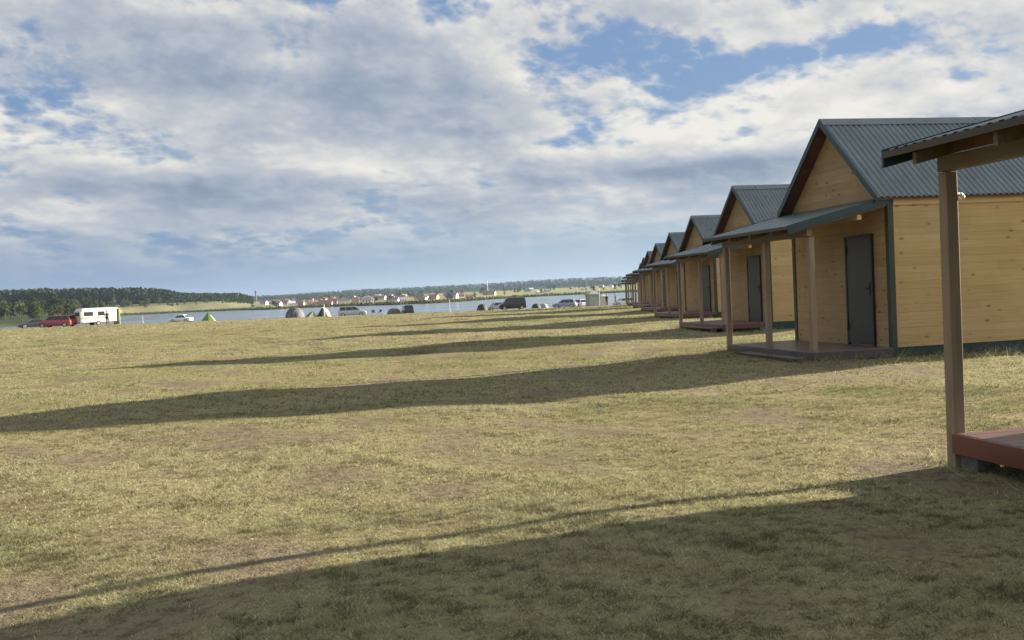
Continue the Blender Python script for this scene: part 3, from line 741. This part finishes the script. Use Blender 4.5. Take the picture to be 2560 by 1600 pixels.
# ------------------------------------------------------------------ vehicles
def paint(name, c, metal=0): return simple(name, c, .32, .05, 1, metal, coat=.6)
M['tyre'] = simple('tyre_rubber', (.02, .02, .02), .85, .2, 8)
M['rim'] = simple('alloy_rim', (.45, .46, .47), .35, .1, 6, .8)
M['lampglass'] = simple('clear_lamp', (.75, .76, .78), .15, .05, 4)
M['redlamp'] = simple('red_lamp', (.35, .02, .02), .25, .05, 4)
def wheel(root, x, y, r=.33, w=.22):
    t = MB(); t.tube((x-w/2, y, r), (x+w/2, y, r), r, r, 18); o = t.build('wheel', M['tyre'], root, bevel=.02)
    s = 1 if x > 0 else -1; m = MB(); m.tube((x+s*w*.5, y, r), (x+s*(w*.5+.012), y, r), r*.66, r*.6, 14); m.build('rim', M['rim'], o)
def loft(mb, secs, mat=0):
    """secs: list of rings (same count) joined along the length"""
    n = len(secs[0]); vs = [p for s in secs for p in s]; fs = []
    for i in range(len(secs)-1):
        for k in range(n): fs.append((i*n+k, i*n+(k+1) % n, (i+1)*n+(k+1) % n, (i+1)*n+k))
    fs += [tuple(range(n-1, -1, -1)), tuple(range((len(secs)-1)*n, len(secs)*n))]
    mb.add(vs, fs, mat)
def car(name, px, Y, heading, col, L=4.5, Wd=1.8, H=1.5, hood=.95, style='estate', label='', trunk_open=False, clear=.22):
    x, y, z = spot(px, Y); root = empty(name, (x, y, z-.02), heading)
    w = Wd/2; yf, yr = L/2, -L/2; belt = H*.60
    rear = {'estate': .12, 'suv': .10, 'sedan': .75, 'van': .04, 'hatch': .25}[style]
    b = MB()
    # lower body cross sections along y, rounded sides
    secs = []
    prof = [(yr, .80, clear+.18, belt*.86), (yr+.06, .95, clear+.04, belt*.97), (yr+.5, 1.0, clear, belt), (0, 1.0, clear, belt), (yf-hood-.15, 1.0, clear, belt), (yf-.35, .96, clear, belt*.86), (yf-.05, .88, clear+.05, belt*.72), (yf, .78, clear+.14, belt*.62)]
    for yy, ws, zb, zt in prof:
        W_ = w*ws; secs.append([(-W_*.92, yy, zb), (-W_, yy, zb+(zt-zb)*.3), (-W_*.99, yy, zb+(zt-zb)*.75), (-W_*.90, yy, zt), (W_*.90, yy, zt), (W_*.99, yy, zb+(zt-zb)*.75), (W_, yy, zb+(zt-zb)*.3), (W_*.92, yy, zb)])
    loft(b, secs)
    # roof house
    y0, y1 = yr+rear, yf-hood; t0 = yr+rear+(.18 if style != 'sedan' else .55); t1 = yf-hood-(.78 if style != 'van' else .45)
    wt = w*.76; wb = w*.89
    b.hexa([(-wb, y0, belt-.03), (wb, y0, belt-.03), (wb, y1, belt-.03), (-wb, y1, belt-.03)], [(-wt, t0, H-.06), (wt, t0, H-.06), (wt, t1, H-.06), (-wt, t1, H-.06)])
    b.hexa([(-wt, t0, H-.062), (wt, t0, H-.062), (wt, t1, H-.062), (-wt, t1, H-.062)], [(-wt*.86, t0+.15, H), (wt*.86, t0+.15, H), (wt*.86, t1-.15, H), (-wt*.86, t1-.15, H)])
    P = paint(name+'_paint', col); b.build('body', P, root, bevel=.03)
    lerp = lambda a, c, f: a+(c-a)*f
    def pane(nm, pts, off):
        m = MB(); o = Vector(off); m.hexa([Vector(p)-o*.5 for p in pts], [Vector(p)+o for p in pts]); m.build(nm, M['glass'], root)
    zb, zt = belt+.03, H-.13; f0, f1 = (zb-belt+.03)/(H-.03-belt), (zt-belt+.03)/(H-.03-belt)
    W0, W1 = lerp(wb, wt, f0), lerp(wb, wt, f1)
    Y0a, Y0b = lerp(y0, t0, f0), lerp(y0, t0, f1); Y1a, Y1b = lerp(y1, t1, f0), lerp(y1, t1, f1)
    for s in (-1, 1):
        cuts = [.04, .34, .66, .96]
        for a, c in zip(cuts[:-1], cuts[1:]):
            a2, c2 = a+.012, c-.012
            pane('side_window', [(s*W0, lerp(Y0a, Y1a, a2), zb), (s*W0, lerp(Y0a, Y1a, c2), zb), (s*W1, lerp(Y0b, Y1b, c2), zt), (s*W1, lerp(Y0b, Y1b, a2), zt)], (s*.012, 0, 0))
    pane('windscreen', [(-W0*.9, Y1a, zb), (W0*.9, Y1a, zb), (W1*.9, Y1b, zt), (-W1*.9, Y1b, zt)], (0, .014, .008))
    pane('rear_window', [(-W0*.85, Y0a, zb+.05), (W0*.85, Y0a, zb+.05), (W1*.85, Y0b, zt), (-W1*.85, Y0b, zt)], (0, -.014, .004))
    for sx in (-1, 1):
        for yy in (yf-.85, yr+.80): wheel(root, sx*(w-.10), yy)
        MB().box(sx*w*.60-.16, sx*w*.60+.16, yf-.09, yf+.005, belt*.62, belt*.74).build('headlight', M['lampglass'], root, bevel=.02)
        MB().box(sx*w*.72-.10, sx*w*.72+.10, yr-.008, yr+.09, belt*.70, belt*.92).build('taillight', M['redlamp'], root, bevel=.02)
    tag(root, label, 'car', 'vehicles parked by the lake'); return root
H90 = math.pi/2
car('red_car', 141, 132, H90-.12, (.33, .045, .04), 4.8, 1.85, 1.62, .95, 'estate', 'red estate car parked beside the white caravan')
car('dark_car', 84, 141, H90+.5, (.05, .055, .065), 4.3, 1.75, 1.35, 1.1, 'sedan', 'dark grey car with its nose showing in front of the red car')
car('white_car', 452, 186, H90-.15, (.72, .72, .72), 4.2, 1.75, 1.45, 1.0, 'sedan', 'white car parked near the lime-green tent')
car('silver_car', 881, 166, H90+.10-math.pi, (.40, .42, .46), 4.65, 1.85, 1.72, .9, 'suv', 'silver estate car parked among tents by the water')
car('navy_car', 1019, 172, .25, (.025, .035, .065), 4.3, 1.8, 1.6, 1.0, 'hatch', 'navy car with a bright windscreen facing the field')
car('pale_car', 1243, 172, H90+.35, (.36, .42, .45), 4.3, 1.75, 1.45, 1.0, 'hatch', 'pale blue-grey car parked against the black van')
car('black_van', 1281, 163, H90+.15, (.008, .008, .010), 4.5, 1.95, 1.98, .8, 'van', 'tall black van standing among pale cars by the water')
car('lilac_car', 1413, 172, H90-.25, (.28, .29, .42), 4.2, 1.75, 1.5, 1.0, 'hatch', 'bluish-grey car beside a white car near the tall tent')
car('white_car', 1447, 178, .5, (.70, .70, .72), 4.2, 1.75, 1.48, 1.0, 'hatch', 'white car between the bluish-grey car and the tall grey-green tent')
car('white_car', 1560, 186, H90+.2, (.70, .70, .71), 4.2, 1.75, 1.5, 1.0, 'hatch', 'white car just left of the last cabin')
def caravan():
    x, y, z = spot(238, 134); root = empty('caravan', (x, y, z), .80)
    w, L, H = 2.15, 4.9, 2.35
    b = MB(); poly = [(-w/2, .45), (w/2, .45), (w/2, H-.15), (w/2-.18, H), (-w/2+.18, H), (-w/2, H-.15)]
    secs = [[(xx, yy*s, zb+(zz-zb)*s2) for yy, zz in poly] for xx, s, s2, zb in ((-L/2, .94, .80, .45), (-L/2+.30, 1, .97, .45), (-L/2+.7, 1, 1, .45), (L/2-.5, 1, 1, .45), (L/2-.12, 1, .98, .45), (L/2, .95, .90, .45))]
    loft(b, secs); wm = simple('caravan_white', (.62, .60, .55), .4, .06, 1); b.build('body', wm, root, bevel=.04)
    for xx, ww in ((-1.35, .62), (.35, .45)):
        MB().box(xx-ww, xx+ww, -w/2-.022, -w/2+.01, 1.30, 1.85).build('window', M['glass'], root, bevel=.02)
    MB().box(-L/2-.03, -L/2+.10, -.75, .75, 1.35, 1.85).build('window', M['glass'], root, bevel=.02)
    d = MB(); d.box(1.15, 1.75, -w/2-.03, -w/2+.01, .55, 2.10); d.build('door', simple('caravan_door', (.66, .64, .58), .4), root, bevel=.02)
    MB().box(-L/2+.2, L/2-.15, -w/2-.014, -w/2+.01, .95, 1.08).build('stripe', simple('brown_stripe', (.30, .22, .15), .5), root)
    for s in (-1, 1):
        t = MB(); t.tube((-.1, s*(w/2-.2), .32), (-.1, s*(w/2+.01), .32), .32, .32, 18); q = t.build('wheel', M['tyre'], root, bevel=.02)
        m = MB(); m.tube((-.1, s*(w/2+.011), .32), (-.1, s*(w/2+.025), .32), .2, .18, 14); m.build('rim', M['rim'], q)
    h = MB(); h.tube((-L/2+.1, -.5, .45), (-L/2-1.0, 0, .42), .05); h.tube((-L/2+.1, .5, .45), (-L/2-1.0, 0, .42), .05); h.tube((-L/2-.95, 0, 0), (-L/2-.95, 0, .5), .04); h.build('drawbar', M['black'], root)
    a = MB(); a.box(L/2+.02, L/2+.5, -w/2+.1, w/2-.1, 2.08, 2.12); a.box(L/2+.42, L/2+.5, -w/2+.1, w/2-.1, .0, 2.08); a.build('awning', simple('yellow_green_canvas', (.42, .46, .27), .8), root, bevel=.01)
    tag(root, 'white caravan parked on the grass beside the red car', 'caravan')
caravan()

# ------------------------------------------------------------------ tents, posts, people
def canvas(name, c): return simple(name, c, .75, .12, 1.5)
def dome_tent(px, Y, wd, dp, h, col, door, rot, label):
    x, y, z = spot(px, Y); root = empty('dome_tent', (x, y, z-.03), rot)
    mb = MB(); rows, n = 7, 20; vs = []
    for i in range(rows):
        t = i/rows*math.pi/2
        for k in range(n):
            a = 2*math.pi*k/n; rr = math.cos(t)**.75*(1+.05*math.cos(4*a)); vs.append((math.cos(a)*wd/2*rr, math.sin(a)*dp/2*rr, math.sin(t)*h))
    vs.append((0, 0, h*1.01)); fs = []
    for i in range(rows-1):
        for k in range(n): fs.append((i*n+k, i*n+(k+1) % n, (i+1)*n+(k+1) % n, (i+1)*n+k))
    fs += [((rows-1)*n+k, (rows-1)*n+(k+1) % n, rows*n) for k in range(n)]
    mb.add(vs, fs); mb.build('canopy', canvas('tent_fabric', col), root, smooth=True)
    d = MB(); pts = []
    for j in range(9):
        u = -1+j/4; pts.append((u*wd*.20, h*.72*math.sqrt(max(0, 1-u*u))))
    ring = []
    for dx, zz in pts:
        t = math.asin(min(.98, zz/h)); ring.append((dx, -dp/2*math.cos(t)**.75*math.sqrt(max(.05, 1-(dx/(wd/2*max(.2, math.cos(t)**.75)))**2))-.03, zz+.02))
    d.add(ring+[(p[0], p[1]+.06, p[2]) for p in ring], [tuple(range(9)), tuple(range(17, 8, -1))]+[(i, i+1, 10+i, 9+i) for i in range(8)]); d.build('entrance', canvas('entrance_fabric', door), root)
    for a in (.8, 2.3, 3.9, 5.5):
        p = (math.cos(a)*wd*.42, math.sin(a)*dp*.42, h*.45); q = (math.cos(a)*wd*.72, math.sin(a)*dp*.72, .02)
        MB().tube(p, q, .012, n=5).build('guy_rope', M['white_plastic'], root)
    tag(root, label, 'tent', 'tents pitched by the lake'); return root
def ridge_tent(px, Y, wd, dp, h, col, side, rot, label, name='ridge_tent'):
    x, y, z = spot(px, Y); root = empty(name, (x, y, z-.03), rot)
    m = MB(); m.add([(-wd/2, -dp/2, 0), (wd/2, -dp/2, 0), (wd*.05, -dp/2+.1, h), (-wd/2, dp/2, 0), (wd/2, dp/2, 0), (wd*.05, dp/2-.3, h*.8)], [(0, 3, 5, 2), (1, 2, 5, 4), (3, 4, 5), (0, 1, 4, 3)])
    m.build('canopy', canvas('tent_fabric', col), root)
    e = MB(); o = -.03; e.hexa([(-wd/2+.03, -dp/2+o, .01), (wd*.02, -dp/2+o, .01), (wd*.045, -dp/2+.09+o, h*.97), (wd*.04, -dp/2+.09+o, h*.97)], [(-wd/2+.03, -dp/2+o+.02, .01), (wd*.02, -dp/2+o+.02, .01), (wd*.045, -dp/2+.11+o, h*.97), (wd*.04, -dp/2+.11+o, h*.97)]); e.build('entrance', canvas('entrance_fabric', side), root)
    e = MB(); e.hexa([(wd*.06, -dp/2+o, .01), (wd/2-.03, -dp/2+o, .01), (wd*.06, -dp/2+.09+o, h*.96), (wd*.055, -dp/2+.09+o, h*.96)], [(wd*.06, -dp/2+o+.02, .01), (wd/2-.03, -dp/2+o+.02, .01), (wd*.06, -dp/2+.11+o, h*.96), (wd*.055, -dp/2+.11+o, h*.96)]); e.build('front_panel', canvas('tent_fabric', col), root)
    tag(root, label, 'tent', 'tents pitched by the lake'); return root
def pavilion(px, Y, wd, h, col, label, peak=.6):
    x, y, z = spot(px, Y); root = empty('pavilion_tent', (x, y, z-.03), .3)
    w = wd/2; c = canvas('pavilion_fabric', col)
    r = MB(); r.add([(-w-.1, -w-.1, h), (w+.1, -w-.1, h), (w+.1, w+.1, h), (-w-.1, w+.1, h), (0, 0, h+peak), (-w-.1, -w-.1, h-.2), (w+.1, -w-.1, h-.2), (w+.1, w+.1, h-.2), (-w-.1, w+.1, h-.2)], [(0, 1, 4), (1, 2, 4), (2, 3, 4), (3, 0, 4), (0, 5, 6, 1), (1, 6, 7, 2), (2, 7, 8, 3), (3, 8, 5, 0)]); r.build('roof', c, root)
    for a, b in (((-w, -w), (w, -w)), ((w, -w), (w, w)), ((w, w), (-w, w)), ((-w, w), (-w, -w))):
        v = MB(); nseg = 10; vs = []
        for k in range(nseg+1):
            t = k/nseg; off = .05*(k % 2); nx, ny = (a[1]-b[1])/wd, (b[0]-a[0])/wd
            px_, py_ = a[0]+(b[0]-a[0])*t+nx*off, a[1]+(b[1]-a[1])*t+ny*off; vs += [(px_, py_, 0), (px_, py_, h-.1)]
        v.add(vs, [(2*k, 2*k+2, 2*k+3, 2*k+1) for k in range(nseg)]); v.build('curtain', c, root)
    MB().tube((0, 0, h+peak-.05), (0, 0, h+peak+.35), .03, .02).build('finial', M['white_plastic'], root)
    tag(root, label, 'tent', 'tents pitched by the lake'); return root
dome_tent(737, 165, 3.1, 2.4, 1.75, (.10, .10, .12), (.66, .60, .40), .45, 'grey dome tent with pale yellow entrance flap')
ridge_tent(520, 182, 2.5, 2.6, 1.75, (.50, .72, .22), (.13, .26, .08), .2, 'lime-green ridge tent with darker green end, near the white car')
ridge_tent(777, 168, 1.9, 2.2, 1.1, (.10, .20, .12), (.55, .52, .30), .5, 'small low dark green tent beside the grey dome tent')
ridge_tent(811, 163, 2.2, 2.4, 1.75, (.36, .31, .26), (.07, .05, .045), -.15, 'beige tent with dark brown entrance, left of the silver car')
dome_tent(985, 172, 2.3, 2.0, 1.15, (.16, .13, .12), (.06, .05, .05), .2, 'low brown dome tent beside the navy car')
dome_tent(1206, 168, 1.8, 1.8, 1.25, (.03, .045, .035), (.02, .025, .022), .1, 'small black-green dome tent left of the black van')
dome_tent(1341, 172, 1.6, 1.6, 1.0, (.045, .05, .055), (.03, .03, .03), .1, 'little dark tent right of the black van')
dome_tent(1359, 174, 1.8, 1.8, .95, (.30, .31, .33), (.2, .2, .2), .4, 'little light grey tent next to the little dark tent')
pavilion(1483, 158, 1.75, 2.05, (.34, .38, .33), 'tall grey-green pavilion tent with a pointed top', .65)
pavilion(1510, 166, 1.1, 1.75, (.52, .54, .50), 'narrow pale privacy tent behind the tall pavilion tent', .25)
def pole(px, Y, h, r, label, name='white_post'):
    x, y, z = spot(px, Y); o = empty(name, (x, y, z)); MB().tube((0, 0, -.3), (0, 0, h), r, r*.85, 8).build('shaft', M['white_plastic'], o); MB().tube((0, 0, h), (0, 0, h+.05), r*1.3, r*.9, 8).build('cap', M['white_plastic'], o)
    tag(o, label, 'post', 'white posts near the water'); return o
pole(356, 190, 1.35, .045, 'thin white post on the grass between caravan and white car')
pole(811, 150, 1.85, .055, 'white post standing before the beige tent')
pole(1125, 160, 1.9, .05, 'white post alone on the grass left of the small black-green dome tent')
pole(1500, 142, 2.5, .05, 'tall white post beside the pavilion tent')
def camp_chair(px, Y, col, rot, label):
    x, y, z = spot(px, Y); o = empty('camp_chair', (x, y, z), rot); c = canvas('chair_fabric', col)
    MB().box(-.26, .26, -.24, .24, .42, .45).build('seat', c, o); MB().hexa([(-.26, .22, .46), (.26, .22, .46), (.26, .26, .46), (-.26, .26, .46)], [(-.26, .36, .92), (.26, .36, .92), (.26, .40, .92), (-.26, .40, .92)]).build('backrest', c, o)
    for sx in (-1, 1):
        for sy in (-1, 1): MB().tube((sx*.25, sy*.22, 0), (sx*.25, -sy*.16, .44), .014, n=6).build('leg', M['black'], o)
    tag(o, label, 'chair', 'dark folding chairs by the silver car'); return o
camp_chair(934, 168, (.05, .055, .07), .4, 'dark folding chair nearest the silver car'); camp_chair(949, 168, (.09, .09, .10), -.5, 'dark grey folding chair between its twin and the brown tent')

def person(px, Y, yaw, top, trousers, hair, pose, label):
    x, y, z = spot(px, Y); root = empty('person', (x, y, z), yaw)
    J = {'pelvis': (0, 0, .95), 'waist': (0, .01, 1.10), 'chest': (0, .0, 1.32), 'neck': (0, .01, 1.50), 'jaw': (0, -.02, 1.57), 'skull': (0, .0, 1.66), 'crown': (0, .01, 1.735)}
    rad = {'pelvis': .15, 'waist': .135, 'chest': .165, 'neck': .062, 'jaw': .072, 'skull': .098, 'crown': .06}
    E = [('pelvis', 'waist'), ('waist', 'chest'), ('chest', 'neck'), ('neck', 'jaw'), ('jaw', 'skull'), ('skull', 'crown')]
    for s, nm in ((-1, 'r'), (1, 'l')):
        st = .10 if pose == 'step' else .02
        J['hip'+nm] = (s*.10, 0, .88); J['knee'+nm] = (s*.11, -.03-s*st, .50); J['ank'+nm] = (s*.12, .03-s*st*1.6, .09); J['toe'+nm] = (s*.14, -.15-s*st*1.6, .035)
        rad.update({'hip'+nm: .105, 'knee'+nm: .065, 'ank'+nm: .045, 'toe'+nm: .035})
        bend = .20 if (pose == 'hold' and s > 0) else .03
        J['sho'+nm] = (s*.19, 0, 1.42); J['elb'+nm] = (s*.25, .04, 1.14); J['wri'+nm] = (s*.25, -bend*.9, .90+bend*.6); J['palm'+nm] = (s*.25, -bend*1.1-.01, .82+bend*.65)
        rad.update({'sho'+nm: .065, 'elb'+nm: .045, 'wri'+nm: .030, 'palm'+nm: .034})
        E += [('pelvis', 'hip'+nm), ('hip'+nm, 'knee'+nm), ('knee'+nm, 'ank'+nm), ('ank'+nm, 'toe'+nm), ('chest', 'sho'+nm), ('sho'+nm, 'elb'+nm), ('elb'+nm, 'wri'+nm), ('wri'+nm, 'palm'+nm)]
    ks = list(J); me = bpy.data.meshes.new('body'); me.from_pydata([J[k] for k in ks], [(ks.index(a), ks.index(b)) for a, b in E], [])
    o = bpy.data.objects.new('body', me); COL.objects.link(o)
    sk = o.modifiers.new('Skin', 'SKIN'); sd_ = o.modifiers.new('Sub', 'SUBSURF'); sd_.levels = 1; sd_.render_levels = 1
    for i, k in enumerate(ks):
        sv = me.skin_vertices[0].data[i]; r = rad[k]; sv.radius = (r, r*(.72 if k in ('pelvis', 'waist', 'chest') else 1)); sv.use_root = (k == 'pelvis')
    dg = bpy.context.evaluated_depsgraph_get(); m2 = bpy.data.meshes.new_from_object(o.evaluated_get(dg)); o.modifiers.clear()
    b = MB(); b.v = [tuple(v.co) for v in m2.vertices]; b.f = [tuple(p.vertices) for p in m2.polygons]
    for f in b.f:
        c = sum((Vector(b.v[i]) for i in f), Vector())/len(f)
        arm = abs(c.x) > .185 and c.z > .75
        b.m.append(3 if c.z < .085 else 1 if (c.z < .98 and not arm) else 2 if (c.z < 1.515 and not (arm and c.z < 1.0)) else 0)
    for s, nm in ((-1, 'r'), (1, 'l')):            # five fingers on each hand
        pl = Vector(J['palm'+nm])
        for k, (dy, ln) in enumerate(((-.027, .070), (-.009, .078), (.009, .073), (.026, .058))):
            p0 = pl+Vector((0, dy, -.02)); p1 = p0+Vector((-s*.006, -.004, -ln*.55)); p2 = p1+Vector((-s*.016, -.006, -ln*.45)); b.tube(p0, p1, .009, .008, 6, 0); b.tube(p1, p2, .008, .006, 6, 0)
        b.tube(pl+Vector((-s*.01, -.03, .01)), pl+Vector((-s*.02, -.062, -.035)), .010, .008, 6, 0)
    b.tube((0, -.105, 1.635), (0, -.128, 1.615), .016, .012, 6, 0)   # nose
    for s in (-1, 1): b.tube((s*.098, 0, 1.645), (s*.112, .01, 1.65), .026, .02, 6, 0); b.tube((s*.036, -.088, 1.655), (s*.036, -.098, 1.655), .012, .009, 6, 3)
    b.tube((-.024, -.098, 1.575), (.024, -.098, 1.575), .006, .006, 5, 4)
    bpy.data.objects.remove(o)
    mats = [simple('skin', (.48, .30, .21), .55, .06), simple('trouser_cloth', trousers, .85), simple('shirt_cloth', top, .85), simple('shoe', (.03, .03, .03), .6), simple('lips', (.32, .14, .12), .5)]
    b.build('body', mats, root, smooth=True)
    h = MB(); rows, n = 5, 12; vs = []
    for i in range(rows):
        t = i/(rows-1)*1.45
        for k in range(n):
            a = 2*math.pi*k/n; low = 1.69-.09*max(0, math.sin(a)); zz = low+(1.775-low)*math.sin(t)
            rr = .112*math.cos(t)**.6 if t < 1.44 else .01; vs.append((math.cos(a)*rr*.95, .012+math.sin(a)*rr*1.08, zz))
    h.add(vs, [(i*n+k, i*n+(k+1) % n, (i+1)*n+(k+1) % n, (i+1)*n+k) for i in range(rows-1) for k in range(n)]+[tuple((rows-1)*n+k for k in range(n))]); h.build('hair', simple('hair', hair, .6), root, smooth=True)
    tag(root, label, 'person'); return root
person(267, 126, .4, (.02, .02, .025), (.015, .015, .018), (.03, .02, .015), 'hold', 'person in black clothes standing in front of the white caravan')
person(1518, 150, 2.6, (.03, .03, .035), (.02, .02, .025), (.03, .02, .015), 'stand', 'person in dark clothes standing right of the pavilion tent')
person(1540, 154, 1.2, (.02, .02, .022), (.03, .03, .035), (.05, .035, .02), 'step', 'person in dark clothes mid-step near the last cabin')

# ------------------------------------------------------------------ the air between here and the far shore
def build_haze():
    m = bpy.data.materials.new('haze_air'); m.use_nodes = True; t = NT(m.node_tree); t.N.clear()
    o = t.n('ShaderNodeOutputMaterial'); v = t.n('ShaderNodeVolumePrincipled'); v.inputs['Color'].default_value = (.40, .52, .70, 1); v.inputs['Density'].default_value = .65e-4; v.inputs['Anisotropy'].default_value = .3
    t.L.new(v.outputs[0], o.inputs['Volume'])
    ob = MB().box(-5300, 5300, -5300, 5300, -12, 66).build('haze', m); tag(ob, 'pale blue air veiling the far shore', 'haze', kind='stuff')
build_haze()
